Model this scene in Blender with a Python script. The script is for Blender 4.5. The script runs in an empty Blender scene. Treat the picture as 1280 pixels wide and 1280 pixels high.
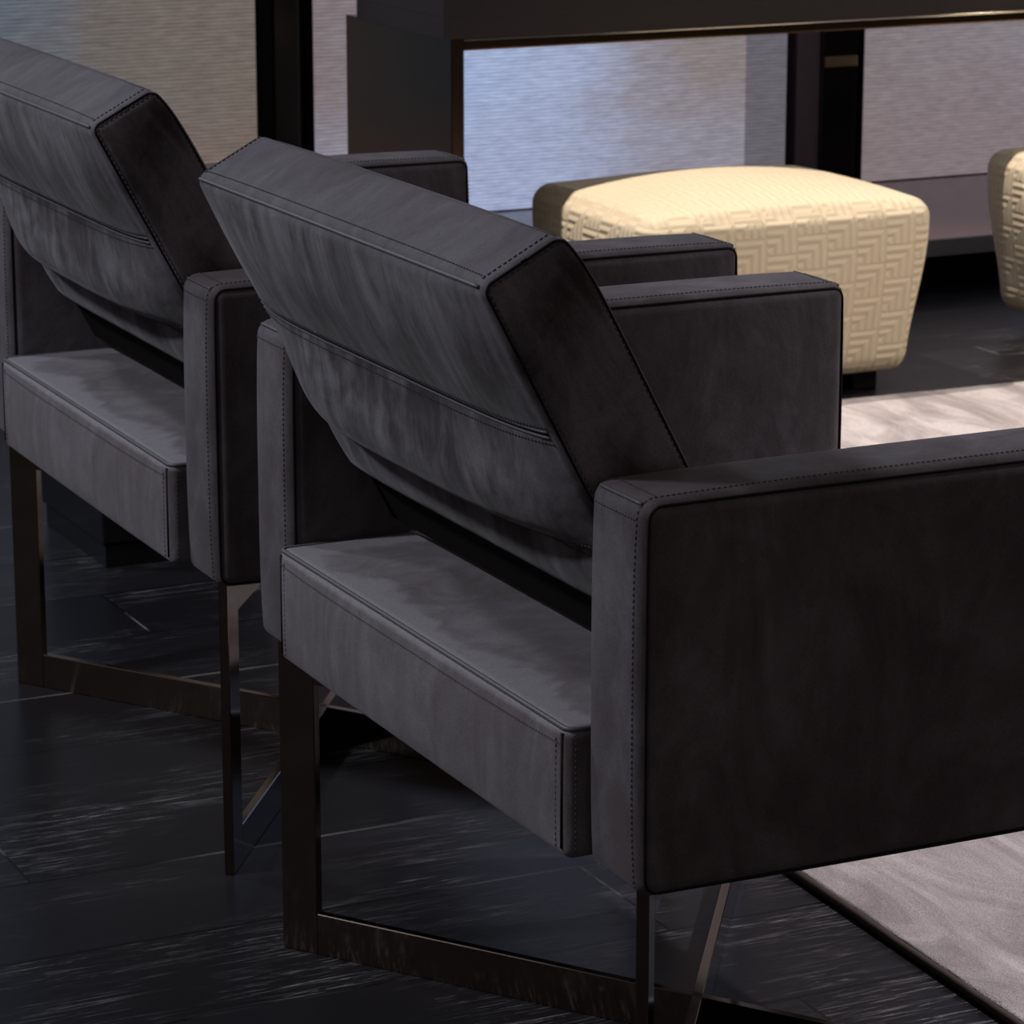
import bpy, bmesh, math, random
from mathutils import Vector, Matrix
random.seed(4)
PI = math.pi
S = bpy.context.scene
COL = S.collection

# ------------------------------------------------------------------ camera
F_PX, PITCH, YAW = 4086.2, 0.2528, 1.1214
CAM = Vector((2.4229, -1.0889, 1.2113))
cy_, sy_, cp_, sp_ = math.cos(YAW), math.sin(YAW), math.cos(PITCH), math.sin(PITCH)
fwd = Vector((-sy_*cp_, cy_*cp_, -sp_)); rgt = Vector((cy_, sy_, 0)); upv = rgt.cross(fwd)
cd = bpy.data.cameras.new('camera'); cam = bpy.data.objects.new('camera', cd); COL.objects.link(cam)
cam.matrix_world = Matrix(((rgt.x, upv.x, -fwd.x, CAM.x), (rgt.y, upv.y, -fwd.y, CAM.y), (rgt.z, upv.z, -fwd.z, CAM.z), (0, 0, 0, 1)))
cd.sensor_width = 36.0; cd.lens = F_PX/1280*36.0; cd.clip_start = .05
cd.dof.use_dof = True; cd.dof.focus_distance = 2.75; cd.dof.aperture_fstop = 26
S.camera = cam

# ------------------------------------------------------------------ world, exposure
S.view_settings.view_transform = 'Standard'; S.view_settings.look = 'None'
S.view_settings.gamma = 1.0; S.view_settings.use_curve_mapping = False
S.view_settings.exposure = 0.0
w = bpy.data.worlds.new('showroom_air'); S.world = w; w.use_nodes = True
w.node_tree.nodes['Background'].inputs[0].default_value = (1.0, 0.86, 0.80, 1)
w.node_tree.nodes['Background'].inputs[1].default_value = 0.145

# ------------------------------------------------------------------ lights of the showroom
def spot(name, loc, target, power, color, angle, radius, blend=.4):
    l = bpy.data.lights.new(name, 'SPOT'); l.energy = power; l.color = color
    l.spot_size = math.radians(angle); l.spot_blend = blend; l.shadow_soft_size = radius
    o = bpy.data.objects.new(name, l); COL.objects.link(o); o.location = loc
    o.rotation_euler = (Vector(target)-Vector(loc)).to_track_quat('-Z', 'Y').to_euler(); return o
spot('ceiling_spot', (-0.9, -2.6, 2.9), (-.3, 0, .5), 250, (.88, .91, 1), 60, .14)
spot('ceiling_spot', (-2.7, -1.2, 2.9), (-1.1, .1, .5), 125, (.82, .90, 1), 60, .14)
spot('ceiling_spot', (-2.85, 0.75, 2.9), (-2.42, 1.9, .3), 390, (1, .88, .76), 40, .03, .5)
spot('ceiling_spot', (-2.45, 1.80, 2.9), (-2.42, 2.62, .2), 360, (1, .88, .76), 17, .03, .4)
spot('ceiling_spot', (-1.55, 2.3, 2.9), (-1.6, 2.1, 0), 150, (1, .90, .86), 50, .05, .8)
spot('ceiling_spot', (0.2, 2.2, 2.9), (0.15, 1.4, 0), 400, (1, .92, .95), 56, .05, .8)
spot('ceiling_spot', (-0.4, 4.2, 1.9), (-2.3, 1.9, .2), 100, (1, .84, .60), 30, .10, .6)

# ------------------------------------------------------------------ material helpers
def mat(name):
    m = bpy.data.materials.new(name); m.use_nodes = True
    nt = m.node_tree; b = nt.nodes['Principled BSDF']; return m, nt, b
def N(nt, t, **kw):
    n = nt.nodes.new(t)
    for k, v in kw.items(): setattr(n, k, v)
    return n
def setin(n, **kw):
    for k, v in kw.items(): n.inputs[k.replace('_', ' ')].default_value = v
def L(nt, a, b): nt.links.new(a, b)
def mapping(nt, src, scale=(1, 1, 1), rot=(0, 0, 0), loc=(0, 0, 0)):
    mp = N(nt, 'ShaderNodeMapping'); L(nt, src, mp.inputs[0])
    mp.inputs['Scale'].default_value = scale; mp.inputs['Rotation'].default_value = rot; mp.inputs['Location'].default_value = loc
    return mp.outputs[0]
def noise(nt, vec, scale, detail=4, rough=.55, dist=0):
    n = N(nt, 'ShaderNodeTexNoise'); L(nt, vec, n.inputs['Vector'])
    setin(n, Scale=scale, Detail=detail, Roughness=rough, Distortion=dist); return n.outputs['Fac']
def ramp(nt, fac, stops):
    r = N(nt, 'ShaderNodeValToRGB'); L(nt, fac, r.inputs[0]); e = r.color_ramp.elements
    while len(e) < len(stops): e.new(.5)
    for el, (p, c) in zip(e, stops):
        el.position = p; el.color = c if len(c) == 4 else (*c, 1)
    return r.outputs[0]
def mth(nt, op, a, b=None, clamp=False):
    n = N(nt, 'ShaderNodeMath', operation=op); n.use_clamp = clamp
    for i, v in enumerate((a, b)):
        if v is None: continue
        if isinstance(v, (int, float)): n.inputs[i].default_value = v
        else: L(nt, v, n.inputs[i])
    return n.outputs[0]
def mix(nt, fac, a, b, mode='MIX'):
    n = N(nt, 'ShaderNodeMix', data_type='RGBA', blend_type=mode)
    for i, v in ((0, fac), (6, a), (7, b)):
        if isinstance(v, (int, float)): n.inputs[i].default_value = v
        elif isinstance(v, tuple): n.inputs[i].default_value = (*v, 1) if len(v) == 3 else v
        else: L(nt, v, n.inputs[i])
    return n.outputs[2]
def bump(nt, b, h, strength, dist):
    n = N(nt, 'ShaderNodeBump'); setin(n, Strength=strength, Distance=dist); L(nt, h, n.inputs['Height']); L(nt, n.outputs[0], b.inputs['Normal'])
def obco(nt): return N(nt, 'ShaderNodeTexCoord').outputs['Object']

def nubuck(name, stretch, seed, dark, lite, con=.16, strip=None, calm=None):
    """brushed suede: long nap strokes over broad patches; strip = (rear y, left x, width) of nap brushed up along a seat's edges"""
    m, nt, b = mat(name); co = obco(nt)
    v = mapping(nt, co, stretch, (0, .42, 0), (seed, seed*2, 0))
    n1 = noise(nt, v, 11, 6, .66, 1.5)
    n2 = noise(nt, mapping(nt, co, (1, 1, 1), (0, 0, 0), (seed, 0, 3)), 5.5, 5, .58, .8)
    n3 = noise(nt, mapping(nt, co, (1, 1, 1), (0, 0, 0), (0, seed, 9)), 26, 4, .6, .5)
    s = mth(nt, 'ADD', mth(nt, 'ADD', mth(nt, 'MULTIPLY', n1, .46), mth(nt, 'MULTIPLY', n2, .38)), mth(nt, 'MULTIPLY', n3, .16))
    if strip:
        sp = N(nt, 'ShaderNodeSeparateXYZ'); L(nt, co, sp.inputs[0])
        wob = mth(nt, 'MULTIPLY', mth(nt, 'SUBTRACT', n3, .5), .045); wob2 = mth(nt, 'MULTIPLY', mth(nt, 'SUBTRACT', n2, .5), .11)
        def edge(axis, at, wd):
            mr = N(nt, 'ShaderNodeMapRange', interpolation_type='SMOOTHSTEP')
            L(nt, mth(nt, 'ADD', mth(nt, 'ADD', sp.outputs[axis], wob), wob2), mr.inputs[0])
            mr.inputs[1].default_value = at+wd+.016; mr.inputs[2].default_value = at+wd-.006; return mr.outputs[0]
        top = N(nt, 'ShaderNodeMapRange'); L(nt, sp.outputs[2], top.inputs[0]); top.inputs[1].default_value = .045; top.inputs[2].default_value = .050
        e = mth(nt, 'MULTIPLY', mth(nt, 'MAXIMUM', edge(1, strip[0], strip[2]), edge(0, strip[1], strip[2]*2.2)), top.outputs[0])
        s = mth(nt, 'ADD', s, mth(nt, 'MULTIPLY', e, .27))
    if calm is not None:
        sp = N(nt, 'ShaderNodeSeparateXYZ'); L(nt, co, sp.inputs[0]); mr = N(nt, 'ShaderNodeMapRange'); L(nt, sp.outputs[2], mr.inputs[0])
        mr.inputs[1].default_value = calm-.012; mr.inputs[2].default_value = calm; mr.inputs[3].default_value = 1; mr.inputs[4].default_value = .3
        s = mth(nt, 'ADD', mth(nt, 'MULTIPLY', mth(nt, 'SUBTRACT', s, .5), mr.outputs[0]), .5)
    warm = tuple(x*k for x, k in zip(dark, (1.08, .96, .98)))
    mid = tuple((a+c)/2*.88 for a, c in zip(dark, lite))
    c = ramp(nt, s, [(.5-con*.62, warm), (.5, mid), (.5+con*.8, lite)])
    fine = noise(nt, co, 700, 2, .6)
    c = mix(nt, .3, c, ramp(nt, fine, [(.3, (.2, .2, .2)), (.7, (.9, .9, .9))]), 'OVERLAY')
    L(nt, c, b.inputs['Base Color']); setin(b, Roughness=.78)
    b.inputs['Specular IOR Level'].default_value = .25
    b.inputs['Sheen Weight'].default_value = .10; b.inputs['Sheen Roughness'].default_value = .45
    big = noise(nt, co, 14, 3, .5)
    h = mth(nt, 'ADD', mth(nt, 'ADD', mth(nt, 'MULTIPLY', big, 1.0), mth(nt, 'MULTIPLY', fine, .05)), mth(nt, 'MULTIPLY', n1, .12))
    bump(nt, b, h, .4, .006)
    return m
M = {}
M['arm'] = nubuck('nubuck_arm', (1.0, 1.0, .5), 1.3, (.052, .045, .050), (.112, .101, .113), .13)
M['back'] = nubuck('nubuck_back', (1.5, .8, .36), 4.1, (.026, .021, .025), (.135, .125, .142), .105, None, -.002)
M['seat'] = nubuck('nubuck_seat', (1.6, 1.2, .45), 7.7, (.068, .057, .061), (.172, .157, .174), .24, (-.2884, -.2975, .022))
def plain(name, c, rough, metal=0, spec=.5):
    m, nt, b = mat(name); co = obco(nt); n = noise(nt, co, 40, 3)
    L(nt, mix(nt, n, tuple(x*.85 for x in c), tuple(x*1.15 for x in c)), b.inputs['Base Color'])
    setin(b, Roughness=rough, Metallic=metal); b.inputs['Specular IOR Level'].default_value = spec; return m
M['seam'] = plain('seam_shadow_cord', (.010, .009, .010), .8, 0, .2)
M['piping'] = plain('piping_leather', (.085, .082, .090), .55)
M['thread'] = plain('stitch_thread', (.042, .038, .042), .7)
M['recess_black'] = plain('recess_near_black', (.007, .006, .006), .95, 0, .1)
M['metal'] = plain('smoked_chrome', (.20, .165, .14), .10, 1)
M['black_gloss'] = plain('black_lacquer', (.010, .009, .010), .14)
M['table_metal'] = plain('dark_bronze_mirror', (.078, .050, .030), .18, 1)
M['rail_glint'] = plain('rail_glint_metal', (.55, .52, .50), .22, 1)
M['table_top'] = plain('dark_oak_top', (.023, .020, .025), .5, 0, .3)
M['purple_dark'] = plain('dark_aubergine_panel', (.17, .14, .185), .45)
M['reflection_tan'] = plain('tan_reflection_metal', (.42, .34, .22), .4, 1)
M['steel_edge'] = plain('grey_edge_trim', (.36, .38, .45), .4)
M['black_matte'] = plain('matte_black', (.006, .006, .007), .8, 0, .2)
M['ceiling'] = plain('black_ceiling', (.01, .01, .011), .9)

# floor: dark limed planks running along Y, boards 0.2 m wide
m, nt, b = mat('dark_limed_oak_planks'); co = obco(nt)
sep = N(nt, 'ShaderNodeSeparateXYZ'); L(nt, co, sep.inputs[0])
px = mth(nt, 'DIVIDE', mth(nt, 'ADD', sep.outputs[0], .04+20*.2), .2)
row = mth(nt, 'FLOOR', px); fx = mth(nt, 'FRACT', px)
wn = N(nt, 'ShaderNodeTexWhiteNoise', noise_dimensions='1D'); L(nt, row, wn.inputs['W'])
py = mth(nt, 'DIVIDE', mth(nt, 'ADD', mth(nt, 'ADD', sep.outputs[1], mth(nt, 'MULTIPLY', wn.outputs[0], 1.3)), 10), 1.3)
fy = mth(nt, 'FRACT', py); colr = mth(nt, 'FLOOR', py)
cmb = N(nt, 'ShaderNodeCombineXYZ'); L(nt, row, cmb.inputs[0]); L(nt, colr, cmb.inputs[1])
wn2 = N(nt, 'ShaderNodeTexWhiteNoise', noise_dimensions='3D'); L(nt, cmb.outputs[0], wn2.inputs['Vector'])
gx = mth(nt, 'LESS_THAN', mth(nt, 'ABSOLUTE', mth(nt, 'SUBTRACT', fx, .5)), .489)
gy = mth(nt, 'LESS_THAN', mth(nt, 'ABSOLUTE', mth(nt, 'SUBTRACT', fy, .5)), .4988)
plank = mth(nt, 'MULTIPLY', gx, gy)
off = N(nt, 'ShaderNodeVectorMath', operation='ADD'); L(nt, co, off.inputs[0])
sc = N(nt, 'ShaderNodeVectorMath', operation='SCALE'); L(nt, wn2.outputs['Color'], sc.inputs[0]); sc.inputs['Scale'].default_value = 7; L(nt, sc.outputs[0], off.inputs[1])
grain = noise(nt, mapping(nt, off.outputs[0], (46, 2.4, 1)), 3.2, 9, .74, 1.8)
patch = noise(nt, mapping(nt, off.outputs[0], (2.2, 1.2, 1)), 2.2, 4, .6, .6)
scuff = mth(nt, 'MULTIPLY', ramp(nt, grain, [(.53, (0, 0, 0)), (.62, (1, 1, 1))]), ramp(nt, patch, [(.46, (0, 0, 0)), (.66, (1, 1, 1))]))
base = mix(nt, wn2.outputs['Value'], (.007, .007, .009), (.015, .014, .017))
c = mix(nt, mth(nt, 'MULTIPLY', scuff, .85), base, (.19, .183, .19))
lime = ramp(nt, noise(nt, mapping(nt, co, (7, .9, 1)), 1.7, 3), [(.50, (.004, .004, .004)), (.62, (.15, .145, .145))])
c = mix(nt, plank, lime, c)
L(nt, c, b.inputs['Base Color'])
r_ = mth(nt, 'ADD', mth(nt, 'ADD', mth(nt, 'MULTIPLY', grain, .20), .20), mth(nt, 'MULTIPLY', scuff, .3)); L(nt, r_, b.inputs['Roughness']); b.inputs['Specular IOR Level'].default_value = .17
h = mth(nt, 'ADD', mth(nt, 'MULTIPLY', plank, 1.0), mth(nt, 'MULTIPLY', grain, .25)); bump(nt, b, h, .25, .002)
M['floor'] = m

# rug
m, nt, b = mat('viscose_rug_pile'); co = obco(nt)
n1 = noise(nt, mapping(nt, co, (1.2, 3.5, 1)), 3.0, 6, .65, .8); n2 = noise(nt, co, 420, 2, .7)
c = ramp(nt, n1, [(.36, (.24, .205, .21)), (.5, (.39, .345, .35)), (.62, (.55, .50, .50))])
c = mix(nt, .45, c, ramp(nt, n2, [(.25, (.15, .15, .15)), (.75, (.9, .9, .9))]), 'OVERLAY')
L(nt, c, b.inputs['Base Color']); setin(b, Roughness=.8); b.inputs['Sheen Weight'].default_value = .25
bump(nt, b, n2, .6, .004); M['rug'] = m
M['binding'] = plain('rug_binding_brown', (.045, .034, .030), .8)

# pouf fabric: raised concentric L motifs, in blocks of 5 cm
m, nt, b = mat('cream_key_weave'); uv = N(nt, 'ShaderNodeTexCoord').outputs['UV']
sp = N(nt, 'ShaderNodeSeparateXYZ'); L(nt, uv, sp.inputs[0])
U = mth(nt, 'MULTIPLY', sp.outputs[0], 17); V = mth(nt, 'MULTIPLY', sp.outputs[1], 17)
V = mth(nt, 'ADD', V, mth(nt, 'MULTIPLY', mth(nt, 'FLOORED_MODULO', mth(nt, 'FLOOR', U), 2), .5))
fu, fv = mth(nt, 'FRACT', U), mth(nt, 'FRACT', V)
k = mth(nt, 'MAXIMUM', fu, fv)
rid = mth(nt, 'ADD', mth(nt, 'MULTIPLY', mth(nt, 'SINE', mth(nt, 'MULTIPLY', k, 2*PI*4)), .5), .5)
co = obco(nt); fz = noise(nt, co, 300, 2)
tone = noise(nt, co, 5, 3)
c = mix(nt, tone, (.72, .615, .43), (.82, .72, .53)); c = mix(nt, mth(nt, 'MULTIPLY', mth(nt, 'SUBTRACT', 1, rid), .11), c, (.56, .40, .24))
L(nt, c, b.inputs['Base Color']); setin(b, Roughness=.75); b.inputs['Sheen Weight'].default_value = .2
bump(nt, b, mth(nt, 'ADD', rid, mth(nt, 'MULTIPLY', fz, .3)), .5, .0035); M['pouf'] = m

# LED screens: picture of soft colour fields on fine horizontal pixel rows
def led(name, stops, y0, y1, strength, low, band=None):
    m, nt, b = mat(name); co = obco(nt)
    sp = N(nt, 'ShaderNodeSeparateXYZ'); L(nt, co, sp.inputs[0])
    n1 = noise(nt, mapping(nt, co, (1, 1.2, 2.2)), 5, 5, .62, .4)
    n2 = noise(nt, mapping(nt, co, (1, 9, 60)), 3, 3, .6)
    t = mth(nt, 'DIVIDE', mth(nt, 'SUBTRACT', sp.outputs[1], y0), y1-y0)
    t = mth(nt, 'ADD', t, mth(nt, 'MULTIPLY', mth(nt, 'SUBTRACT', n1, .5), .28), True)
    c = ramp(nt, t, stops)
    zl = mth(nt, 'ADD', sp.outputs[2], mth(nt, 'MULTIPLY', mth(nt, 'SUBTRACT', n1, .5), .3))
    mr = N(nt, 'ShaderNodeMapRange'); L(nt, zl, mr.inputs[0]); mr.inputs[1].default_value = .36; mr.inputs[2].default_value = .22
    c = mix(nt, mth(nt, 'MULTIPLY', mr.outputs[0], low[1]), c, low[0])
    rows = mth(nt, 'ADD', mth(nt, 'MULTIPLY', mth(nt, 'SINE', mth(nt, 'MULTIPLY', sp.outputs[2], 2*PI/.0075)), .22), .92)
    if band: c = mix(nt, mth(nt, 'GREATER_THAN', sp.outputs[1], band), c, (.135, .125, .145))
    g = mth(nt, 'MULTIPLY', rows, mth(nt, 'ADD', mth(nt, 'MULTIPLY', n2, .9), .55))
    c = mix(nt, 1.0, c, g, 'MULTIPLY')
    L(nt, c, b.inputs['Emission Color']); b.inputs['Emission Strength'].default_value = strength
    b.inputs['Base Color'].default_value = (.02, .02, .022, 1); setin(b, Roughness=.5)
    return m
M['led_a'] = led('led_left', [(0, (.05, .08, .13)), (.48, (.085, .12, .17)), (.60, (.12, .13, .155)), (.74, (.145, .128, .118)), (1, (.165, .135, .118))], .1, 1.33, 1.0, ((.20, .135, .115), .5))
M['led_b'] = led('led_middle', [(0, (.21, .175, .185)), (.12, (.23, .20, .22)), (.30, (.36, .44, .66)), (.5, (.36, .42, .61)), (.66, (.29, .28, .34)), (.80, (.25, .215, .22)), (1, (.24, .205, .205))], 1.455, 2.58, 1.0, ((.34, .36, .50), .35), 2.468)
M['led_c'] = led('led_right', [(0, (.16, .14, .145)), (.5, (.17, .15, .165)), (.8, (.20, .23, .33)), (1, (.2, .26, .4))], 2.77, 3.6, 1.4, ((.165, .125, .135), .6))

# ------------------------------------------------------------------ mesh helpers
def link(name, bm, m, parent=None, smooth=True):
    me = bpy.data.meshes.new(name); bm.normal_update(); bm.to_mesh(me); bm.free()
    if smooth:
        for p in me.polygons: p.use_smooth = True
    me.materials.append(m); o = bpy.data.objects.new(name, me); COL.objects.link(o)
    if parent: o.parent = parent
    return o
def empty(name, loc, label, cat, group=None, rz=0):
    o = bpy.data.objects.new(name, None); COL.objects.link(o); o.location = loc; o.rotation_euler = (0, 0, rz)
    o.empty_display_size = .1; tag(o, label, cat, group); return o
def tag(o, label, cat, group=None, kind=None):
    o['label'] = label; o['category'] = cat
    if group: o['group'] = group
    if kind: o['kind'] = kind
    return o
def axis_samples(h, r, m, k=4):
    e = [(h-r)+r*math.tan(i*PI/4/k) for i in range(k+1)]
    inner = [-(h-r)+2*(h-r)*j/m for j in range(1, m)]
    return [-x for x in reversed(e)]+inner+e
def rbox(h, r, m=(8, 8, 8), k=4, f=None):
    """closed rounded box of half sizes h; f(point, unit coords) may move each point"""
    bm = bmesh.new(); ax = [axis_samples(h[i], r, m[i], k) for i in range(3)]; cache = {}
    def vert(i, j, l):
        key = (i, j, l)
        if key not in cache:
            p = Vector((ax[0][i], ax[1][j], ax[2][l])); q = Vector([max(-(h[a]-r), min(h[a]-r, p[a])) for a in range(3)])
            d = p-q; s = q+d.normalized()*r
            u = Vector((p.x/h[0], p.y/h[1], p.z/h[2]))
            cache[key] = bm.verts.new(f(s, u) if f else s)
        return cache[key]
    n = [len(a)-1 for a in ax]
    for a in range(3):
        b_, c_ = (a+1) % 3, (a+2) % 3
        for side in (0, n[a]):
            for i in range(n[b_]):
                for j in range(n[c_]):
                    def V_(x, y):
                        t = [0, 0, 0]; t[a] = side; t[b_] = x; t[c_] = y; return vert(*t)
                    vs = [V_(i, j), V_(i+1, j), V_(i+1, j+1), V_(i, j+1)]
                    if side == 0: vs.reverse()
                    bm.faces.new(vs)
    return bm
def crown(cx=0, cy=0, cz=0, h=None, p=2):
    def f(s, u):
        wx = (1-abs(u.y)**p)*(1-abs(u.z)**p); wy = (1-abs(u.x)**p)*(1-abs(u.z)**p); wz = (1-abs(u.x)**p)*(1-abs(u.y)**p)
        return s+Vector((cx*wx*u.x, cy*wy*u.y, cz*wz*u.z))
    return f
def box(bm, lo, hi, bev=0.0, seg=2):
    r = bmesh.ops.create_cube(bm, size=1.0); vs = r['verts']
    for v in vs: v.co = Vector([lo[a]+(v.co[a]+.5)*(hi[a]-lo[a]) for a in range(3)])
    if bev:
        es = {e for v in vs for e in v.link_edges}
        bmesh.ops.bevel(bm, geom=list(es), offset=bev, segments=seg, affect='EDGES', profile=.5)
def obox(bm, c, ux, half, bev=.0008):
    """box oriented in plan along ux (2D), half=(along,across,up)"""
    t = bmesh.new(); box(t, [-x for x in half], half, bev, 1)
    a = math.atan2(ux[1], ux[0]); Mx = Matrix.Translation(c) @ Matrix.Rotation(a, 4, 'Z')
    t.transform(Mx); me = bpy.data.meshes.new('t'); t.to_mesh(me); t.free(); bm.from_mesh(me); bpy.data.meshes.remove(me)
def tube(bm, pts, r, closed=False, seg=6):
    pts = [Vector(p) for p in pts]; n = len(pts); rings = []
    for i, p in enumerate(pts):
        a = pts[(i-1) % n] if closed or i > 0 else p; c = pts[(i+1) % n] if closed or i < n-1 else p
        d = (c-a).normalized(); q = Vector((0, 0, 1)) if abs(d.z) < .8 else Vector((1, 0, 0))
        e1 = d.cross(q).normalized(); e2 = d.cross(e1)
        rings.append([bm.verts.new(p+e1*r*math.cos(2*PI*k/seg)+e2*r*math.sin(2*PI*k/seg)) for k in range(seg)])
    for i in range(n if closed else n-1):
        A, B = rings[i], rings[(i+1) % n]
        # pick the rotation that keeps the strip from twisting
        o = min(range(seg), key=lambda s: (B[s].co-A[0].co).length)
        for k in range(seg): bm.faces.new((A[k], A[(k+1) % seg], B[(o+k+1) % seg], B[(o+k) % seg]))
    if not closed:
        bm.faces.new(rings[0][::-1]); bm.faces.new(rings[-1])
def cord(lst, pts, r, closed=False, seg=6):
    bm = bmesh.new(); tube(bm, pts, r, closed, seg); lst.append(bm)
def cords(name, lst, m, parent):
    for bm in lst: link(name, bm, m, parent)
def resample(pts, step, closed=False):
    pts = [Vector(p) for p in pts]
    if closed: pts = pts+[pts[0]]
    out = []; acc = 0
    for a, b_ in zip(pts, pts[1:]):
        l = (b_-a).length
        while acc <= l and l > 0:
            out.append((a+(b_-a)*(acc/l), (b_-a).normalized())); acc += step
        acc -= l
    return out
def stitches(bm, pts, closed=False, pitch=.0048, ln=.0029, r=.00045):
    for p, d in resample(pts, pitch, closed): tube(bm, [p-d*ln/2, p+d*ln/2], r, False, 4)
def rrect(a0, a1, b0, b1, r, n=5):
    """closed rounded rectangle in 2D"""
    o = []
    for (ca, cb, s) in ((a1-r, b1-r, 0), (a0+r, b1-r, 1), (a0+r, b0+r, 2), (a1-r, b0+r, 3)):
        for i in range(n+1):
            t = (s+i/n)*PI/2; o.append((ca+r*math.cos(t), cb+r*math.sin(t)))
    return o

# ------------------------------------------------------------------ setting
def structure(o):
    o['kind'] = 'structure'; return o
bm = bmesh.new(); box(bm, (-4.2, -4.5, -.06), (4.2, 6.2, 0)); structure(link('floor', bm, M['floor'], None, False))
bm = bmesh.new(); box(bm, (-4.2, -4.5, 0), (-3.90, 6.2, 3.2)); structure(link('wall_back', bm, M['black_matte'], None, False))

# stage in front of the screens: glossy deck, grey front edge, recessed black toe-kick
st = empty('platform', (-3.45, 2.2, 0), 'low glossy dark platform with grey edge under the lit screens', 'platform')
st.location = (0, 0, 0)
bm = bmesh.new(); box(bm, (-3.893, -2.5, .060), (-3.085, 6.0, .093), .002); link('deck', bm, plain('aubergine_gloss', (.12, .056, .064), .16), st, False)
bm = bmesh.new(); box(bm, (-3.085, -2.5, .060), (-3.075, 6.0, .0945), .001); link('edge_trim', bm, M['steel_edge'], st, False)
bm = bmesh.new(); box(bm, (-3.893, -2.5, 0), (-3.16, 6.0, .060)); link('toe_kick', bm, M['black_matte'], st, False)

def screen(y0, y1, m, label):
    e = empty('led_screen', (-3.83, (y0+y1)/2, .093), label, 'screen', 'lit screens along the back wall')
    hy = (y1-y0)/2
    bm = bmesh.new(); box(bm, (-.055, -hy, .002), (.035, hy, 2.30), .003); link('housing', bm, M['black_matte'], e, False)
    bm = bmesh.new(); box(bm, (-3.795, y0+.004, .097), (-3.78, y1-.004, 2.385)); o = link('display', bm, m, e, False)
    o.location = Vector((0, 0, 0))-e.location
    return e
screen(-1.6, 1.331, M['led_a'], 'dim brown and blue lit screen behind the left armchair')
screen(1.455, 2.575, M['led_b'], 'bright blue lit screen seen under the console table')
screen(2.775, 5.2, M['led_c'], 'dim mauve lit screen at the right, behind the gap between the poufs')
# dark posts standing in the gaps between screens
p1 = empty('post', (-3.83, 1.393, .093), 'slim black post in the left gap between lit screens', 'post', 'posts between the screens')
bm = bmesh.new(); box(bm, (-.05, -.055, 0), (-.005, -.006, 2.3), .002); link('outer_panel', bm, M['black_matte'], p1, False)
bm = bmesh.new(); box(bm, (-.05, -.006, 0), (.0, .058, 2.3), .002); link('gloss_panel', bm, M['black_gloss'], p1, False)
p2 = empty('post', (-3.83, 2.675, .093), 'black and aubergine post right of the bright blue screen', 'post', 'posts between the screens')
bm = bmesh.new(); box(bm, (-.05, -.060, 0), (.02, 0, 2.3), .002); link('outer_panel', bm, M['purple_dark'], p2, False)
bm = bmesh.new(); box(bm, (-.05, 0, 0), (.028, .092, 2.3), .002); g = link('gloss_panel', bm, M['black_gloss'], p2, False)
bm = bmesh.new(); box(bm, (.026, .006, .262), (.031, .090, .285), .001); link('tan_reflection', bm, M['reflection_tan'], g, False)  # tan reflection on the gloss panel, built as a thin metal band

# ------------------------------------------------------------------ rug
RA = -0.035
rug = empty('rug', (-.309, .552, 0), 'pinkish grey cut-pile rug lying in front of the armchairs', 'rug', None, RA)
def frug(s, u): return s
bm = rbox((1.43, .98, .0055), .004, (70, 50, 1), 2, lambda s, u: s+Vector((-.51, .985, .0058+random.uniform(-.0006, .0006))))
link('pile', bm, M['rug'], rug)
bm = bmesh.new(); x0, x1, y0, y1 = -.51-1.433, -.51+1.433, .003, 1.967
ring = []
for (a, b_) in (((x0, y0), (x1, y0)), ((x1, y0), (x1, y1)), ((x1, y1), (x0, y1)), ((x0, y1), (x0, y0))):
    nn = 160
    for i in range(nn): ring.append((a[0]+(b_[0]-a[0])*i/nn, a[1]+(b_[1]-a[1])*i/nn, .0052+random.uniform(-.0005, .0005)))
tube(bm, ring, .0048, True, 8); link('binding', bm, M['binding'], rug)

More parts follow.
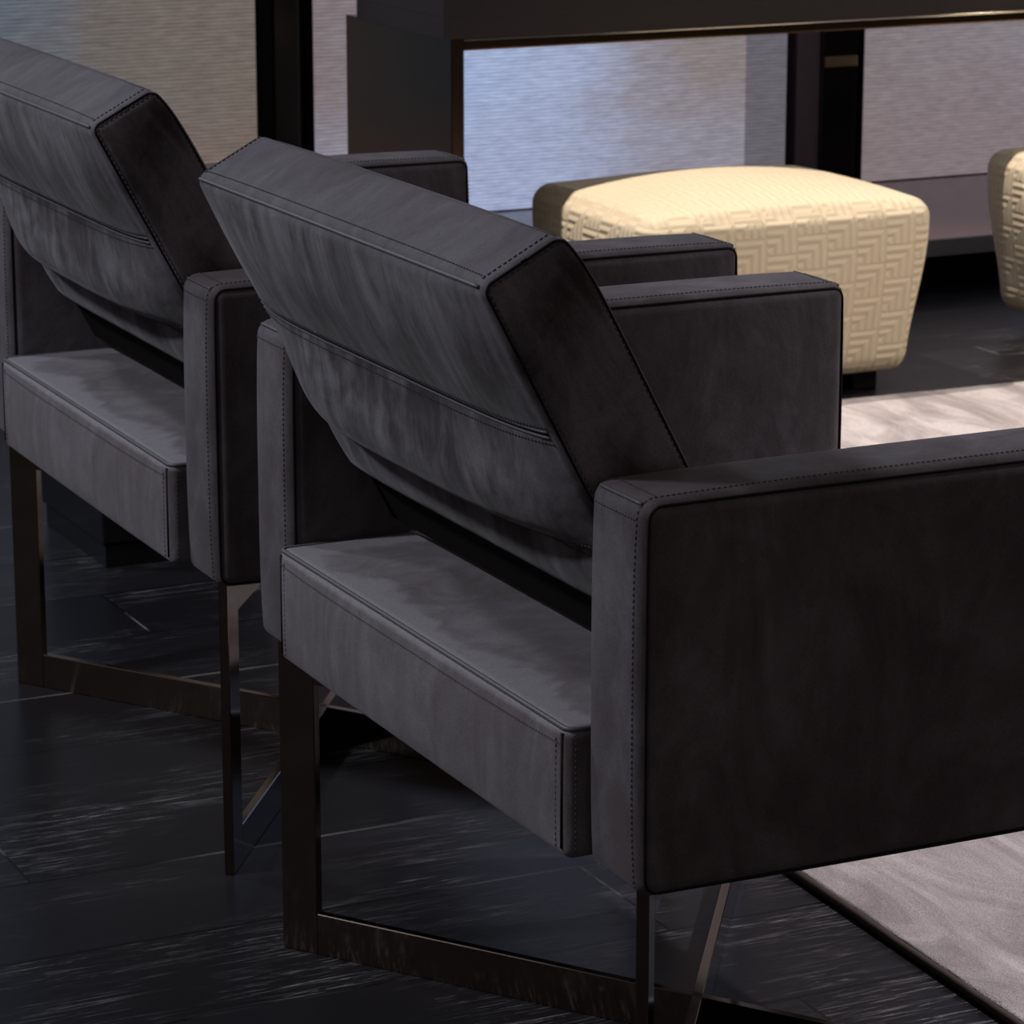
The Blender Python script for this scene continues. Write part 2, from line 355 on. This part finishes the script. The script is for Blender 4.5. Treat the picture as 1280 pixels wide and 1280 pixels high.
# ------------------------------------------------------------------ armchair
W, TA, LA, HB, HA = .7814, .0912, .592, .3137, .622
def make_arm(parent, sgn):
    hx, hy, hz, r = TA/2, LA/2, (HA-HB)/2, .013
    cx, cyy, cz = sgn*(W/2-TA/2), LA/2, (HA+HB)/2
    C = Vector((cx, cyy, cz))
    fc = crown(.004, .005, .004, None, 4)
    o = link('armrest', rbox((hx, hy, hz), r, (6, 22, 14), 5, fc), M['arm'], parent); o.location = C
    bs, bp_, bt = [], [], bmesh.new()
    def surf(x, a, b_, lift):
        p = Vector((x, a, b_)); p += Vector((0, max(-1, min(1, (a)/(hy-r)))**9*lift if abs(a) > hy-r-.001 else 0, max(-1, min(1, b_/(hz-r)))**9*lift if abs(b_) > hz-r-.001 else 0))
        return fc(p, Vector((max(-1, min(1, x/hx)), max(-1, min(1, a/hy)), max(-1, min(1, b_/hz)))))
    def dense(loop, n=14):
        o_ = []
        for p, q in zip(loop, loop[1:]+loop[:1]):
            k_ = n if math.hypot(q[0]-p[0], q[1]-p[1]) > .05 else 1
            o_ += [(p[0]+(q[0]-p[0])*i/k_, p[1]+(q[1]-p[1])*i/k_) for i in range(k_)]
        return o_
    def edge(s, th, lift):
        th = math.radians(th); k_ = r*(1-math.cos(th))
        return [fc(Vector((s*(hx-r+(r+lift)*math.sin(th)), a, b_)), Vector((s*(hx-r+r*math.sin(th))/hx, max(-1, min(1, a/hy)), max(-1, min(1, b_/hz)))))
                for a, b_ in dense(rrect(-hy+k_-lift, hy-k_+lift, -hz+k_-lift, hz-k_+lift, r-k_*.5))]
    for s in (-1, 1): cord(bs, edge(s, 48, .0004), .0013, True, 6)
    e_ = edge(1, 3, .0006); low = [i for i, p in enumerate(e_) if p.z < -hz+.004]
    stitches(bt, e_[low[-1]+1:]+e_[:low[0]])
    # the band is joined across the top corners
    xs = [(-1+2*i/8)*(hx-r) for i in range(9)]
    for e in (-1, 1):
        cord(bp_, [surf(x, e*(hy-r*.29), hz-r*.29, .0004) for x in xs], .0016)
        stitches(bt, [surf(x, e*(hy-r-.002), hz, .0007) for x in xs])
        stitches(bt, [surf(x, e*hy, hz-r-.002, .0007) for x in xs])
    cords('seam', bs, M['seam'], o); cords('piping', bp_, M['piping'], o); link('stitching', bt, M['thread'], o)
    return o
def make_seat(parent):
    hx, y0, y1, z0, z1, r = .2975, -.0168, .560, .3165, .4245, .009
    hy, hz = (y1-y0)/2, (z1-z0)/2; C = Vector((0, (y0+y1)/2, (z0+z1)/2))
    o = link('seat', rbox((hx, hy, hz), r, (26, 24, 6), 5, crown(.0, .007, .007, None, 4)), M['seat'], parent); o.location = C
    bp_, bt, bs = [], bmesh.new(), []; k = r*.29
    top = [(a, b_, hz-k+.0010) for a, b_ in rrect(-hx+k-.001, hx-k+.001, -hy+k-.001, hy-k+.001, r)]
    cord(bp_, top, .0021, True, 6)
    cv = lambda x: .007*(1-abs(x/hx)**4)
    def rear(z): return [(-hx+r+(2*hx-2*r)*i/40, -hy-.0010-cv(-hx+r+(2*hx-2*r)*i/40)*(1-abs(z/hz)**4), z) for i in range(41)]
    def topl(y): return [(-hx+r+(2*hx-2*r)*i/40, y, hz+.0010+cv(-hx+r+(2*hx-2*r)*i/40)*(1-abs(y/hy)**4)) for i in range(41)]
    stitches(bt, rear(hz-r-.005));
    for s in (-1, 1):
        cord(bs, [(s*(hx-r*.9), -hy-.0003, -hz+r), (s*(hx-r*.9), -hy-.0003, hz-r*.6)], .0016)
        stitches(bt, [(s*(hx-r-.008), -hy-.0014, -hz+r), (s*(hx-r-.008), -hy-.0014, hz-r)])
        stitches(bt, [(s*(hx+.0008), -hy+r*.8, -hz+r), (s*(hx+.0008), -hy+r*.8, hz-r)])
    cords('piping', bp_, M['piping'], o); link('stitching', bt, M['thread'], o); cords('seam', bs, M['seam'], o)
    return o
TILT = math.radians(28.0)
BX, SL, BT = .3000, .318, .085                # half width, cushion length down the slope, thickness
S1, S2 = .133, .247
def smooth01(t): t = max(0, min(1, t)); return t*t*(3-2*t)
def rear_bulge(x, s):
    u = max(-1, min(1, x/BX)); e = 1-abs(u)**6; e2 = 1-abs(u)**3
    g = .010*math.sin(PI*max(0, min(1, s/SL)))**.7
    if s < S1: b_ = .006*math.sin(PI*s/S1)
    elif s < S2: t = (s-S1)/(S2-S1); b_ = (.010+.017*e2)*math.sin(PI*t**1.7)**.75
    else: t = min(1, (s-S2)/(SL-S2)); b_ = .010*math.sin(PI*t)**.8-.008*(1-t)*e2
    b_ -= .0016*math.exp(-((s-S1)/.005)**2)+.0030*math.exp(-((s-S2)/.004)**2)
    return e*(g+b_)
def make_back(parent):
    # local axes: x across, y through the cushion (0 rear .. BT front), z = -distance down the slope
    Rm = Matrix.Translation((0, -.0905, .7735)) @ Matrix.Rotation(TILT, 4, 'X')
    hx, hy, hz, r = BX, BT/2, SL/2, .010
    def f(p, u):
        q = Vector((p.x, p.y+hy, p.z-hz)); s = -q.z
        if u.y < 0: q.y -= rear_bulge(q.x, s)*max(0, -u.y)
        else: q.y += .016*(1-abs(u.x)**4)*(1-abs(u.z)**4)*u.y-.010*math.exp(-max(0, s)/.022)*max(0, u.y)
        if u.z > 0: q.z += .004*(1-abs(u.x)**4)*(1-abs(u.y)**4)*u.z
        q.x += .004*u.x*(1-abs(u.y)**4)*(1-abs(u.z)**4)
        return q
    o = link('backrest', rbox((hx, hy, hz), r, (40, 8, 110), 4, f), M['back'], parent); o.matrix_local = Rm
    bs, bp_, bt = [], [], bmesh.new()
    n = 60
    for s0 in (S1, S2):
        for ds, rad in ((-.0026, .0012), (.0026, .0012)):
            line = [(-hx+r+(2*hx-2*r)*i/n, -rear_bulge(-hx+r+(2*hx-2*r)*i/n, s0)-.0004, -(s0+ds)) for i in range(n+1)]
            cord(bp_, line, rad)
        line = [(-hx+r+(2*hx-2*r)*i/n, -rear_bulge(-hx+r+(2*hx-2*r)*i/n, s0)+.0002, -s0) for i in range(n+1)]
        cord(bs, line, .0009)
        for ds in (-.0075, .0075):
            line = [(-hx+r+(2*hx-2*r)*i/n, -rear_bulge(-hx+r+(2*hx-2*r)*i/n, s0+ds)-.0006, -(s0+ds)) for i in range(n+1)]
            stitches(bt, line, False, .0048, .003, .0005)
    k = r*.29
    def dense2(loop, n=16):
        o_ = []
        for p, q in zip(loop, loop[1:]+loop[:1]):
            k_ = n if math.hypot(q[0]-p[0], q[1]-p[1]) > .03 else 1
            o_ += [(p[0]+(q[0]-p[0])*i/k_, p[1]+(q[1]-p[1])*i/k_) for i in range(k_)]
        return o_
    for sg in (-1, 1):                          # piping round each side panel
        ring = [(sg*(hx-k+.0006), a-(.010*math.exp(b_/.022) if a > hy else 0), b_) for a, b_ in dense2(rrect(k-.0004, BT-k+.0004, -SL+k, -k+.0008, r*.8))]
        cord(bs, ring, .0012, True, 6)
        ring = [(sg*(hx-.0012+.004*(1-abs(a/hy-1)**4)*(1-abs(b_/hz+1)**4)), a-(.010*math.exp(b_/.022) if a > hy else 0), b_) for a, b_ in dense2(rrect(r*.45, BT-r*.5, -SL+r, -r*.45, .005))]
        stitches(bt, ring, True, .0056, .0034, .0006)
    top = [(-hx+r+(2*hx-2*r)*i/n, k-.0006, -k+.0008) for i in range(n+1)]; cord(bp_, top, .0016)
    topr = [(-hx+r+(2*hx-2*r)*i/n, BT-k-.009, -k-.0004) for i in range(n+1)]; cord(bs, topr, .0012)
    stitches(bt, [(x, r+.001, .0007+.004*(1-abs(x/hx)**4)*.70) for x in [-hx+r+(2*hx-2*r)*i/n for i in range(n+1)]], False, .0048, .003, .0005)
    for sg in (-1, 1): stitches(bt, [(sg*(hx-r-.002), r, .0012), (sg*(hx-r-.002), BT-r-.006, .0012)], False, .0048, .003, .0006)
    cords('seam', bs, M['seam'], o); cords('piping', bp_, M['piping'], o); link('stitching', bt, M['thread'], o)
    # near-black recessed part that carries the cushion down to the seat
    t = bmesh.new(); box(t, (-.296, .010, -.384), (.296, .072, -SL+.004), .003)
    l = link('back_recess', t, M['recess_black'], parent, False); l.matrix_local = Rm
    l['label'] = 'black recessed part under the backrest'
    return o
FX, FY0, FY1 = .369, .012, .522
def make_base(parent):
    for (a, b_) in (((-FX, FY0), (FX, FY1)), ((FX, FY0), (-FX, FY1))):
        A, B = Vector(a), Vector(b_); d = (B-A).normalized(); ln = (B-A).length; wd, th = .040, .0050
        for (P, sg) in ((A, 1), (B, -1)):
            c = P+d*sg*wd/2; bm = bmesh.new(); obox(bm, (c.x, c.y, .157), d, (wd/2, th, .157)); link('leg', bm, M['metal'], parent, False)
        mid = (A+B)/2
        bm = bmesh.new(); obox(bm, (mid.x, mid.y, .021), d, (ln/2-wd, th, .021)); link('floor_bar', bm, M['metal'], parent, False)
        bm = bmesh.new(); obox(bm, (mid.x, mid.y, .294), d, (ln/2-wd, th, .0195)); link('top_bar', bm, M['metal'], parent, False)
def make_chair():
    e = empty('armchair', (0, 0, 0), 'charcoal nubuck armchair nearest the camera, its right arm filling the right edge', 'armchair', 'charcoal armchairs seen from behind')
    make_seat(e); make_arm(e, -1); make_arm(e, 1); make_back(e); make_base(e); return e
def copy_tree(o, parent=None):
    c = o.copy(); COL.objects.link(c)
    if parent:
        c.parent = parent; c.matrix_parent_inverse = o.matrix_parent_inverse.copy()
    for ch in list(o.children): copy_tree(ch, c)
    return c
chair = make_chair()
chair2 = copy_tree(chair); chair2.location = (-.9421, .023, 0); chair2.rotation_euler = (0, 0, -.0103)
chair2['label'] = 'charcoal nubuck armchair further back, cut off by the left edge of the photo'

# ------------------------------------------------------------------ poufs
def make_pouf(loc, label):
    e = empty('pouf', loc, label, 'pouf', 'cream woven poufs by the console table')
    hx, hy, z0, z1, r = .232, .276, .034, .335, .032
    hz = (z1-z0)/2
    def f(p, u):
        t = (u.z+1)/2; k = .90+.10*smooth01(min(1, t*1.15))
        q = Vector((p.x*k, p.y*k, p.z+(z0+z1)/2))
        if u.z > 0: q.z += .032*(1-u.x*u.x)*(1-u.y*u.y)*u.z
        q.x += .012*u.x*(1-u.y**2)*(1-u.z**2); q.y += .012*u.y*(1-u.x**2)*(1-u.z**2)
        return q
    bm = rbox((hx, hy, hz), r, (14, 14, 10), 6, f); bm.normal_update()
    uvl = bm.loops.layers.uv.new('uv')
    for fc in bm.faces:
        n = fc.normal; a = max(range(3), key=lambda i: abs(n[i])*(1.25 if i == 2 else 1))
        for lp in fc.loops:
            c = lp.vert.co; lp[uvl].uv = {0: (c.y, c.z), 1: (c.x, c.z), 2: (c.y, c.x)}[a]
    link('cushion', bm, M['pouf'], e)
    bm = bmesh.new(); k = .29*r
    for sx in (-1, 1):
        for sy in (-1, 1):
            t = bmesh.new(); x, y = sx*(hx*.86-.055), sy*(hy*.86-.055); box(t, (x-.024, y-.024, 0), (x+.024, y+.024, .046), .002, 1)
            link('foot', t, M['black_gloss'], e, False)
    bm.free()
    return e
pf = make_pouf((-2.472, 1.688, 0), 'cream woven pouf behind the arms of the armchairs, whole top in view')
pf2 = copy_tree(pf); pf2.location = (-2.472, 2.640, 0); pf2['label'] = 'cream woven pouf mostly cut off by the right edge of the photo'

# ------------------------------------------------------------------ console table over the poufs
tb = empty('console_table', (0, 0, 0), 'long dark console table with bronze panel legs standing over the poufs', 'table')
TY0, TY1 = 1.207, 3.30
bm = bmesh.new(); box(bm, (-3.04, TY0, .640), (-2.600, TY1, .700), .0008); link('table_top', bm, M['table_top'], tb, False)
bm = bmesh.new(); box(bm, (-2.975, TY0, .6045), (-2.600, TY1, .640), .0008); link('under_top', bm, M['table_top'], tb, False)
for y in (1.222, TY1-.040):
    bm = bmesh.new(); box(bm, (-3.060, y, 0), (-2.604, y+.024, .6045), .0015); link('panel_leg', bm, M['table_metal'], tb, False)
bm = bmesh.new(); box(bm, (-2.630, 1.246, .583), (-2.610, TY1-.04, .6005), .003); link('rail', bm, M['table_metal'], tb, False)

bm = bmesh.new(); tube(bm, [(-2.606, 1.246, .6015), (-2.606, TY1-.04, .6015)], .0028, False, 10); link('rail_highlight', bm, M['rail_glint'], tb)  # added tube stands in for the highlight on the rail's polished upper edge

# low block behind the far chair
bk = empty('side_block', (-1.90, .42, 0), 'low dark block on the floor, seen under the left armchair seat', 'side table')
bm = bmesh.new(); box(bm, (-.135, -.12, .034), (.140, .12, .25), .003); link('body', bm, M['black_gloss'], bk, False)
bm = bmesh.new(); box(bm, (-.130, -.115, 0), (.135, .115, .031), .001); link('plinth', bm, M['black_gloss'], bk, False)
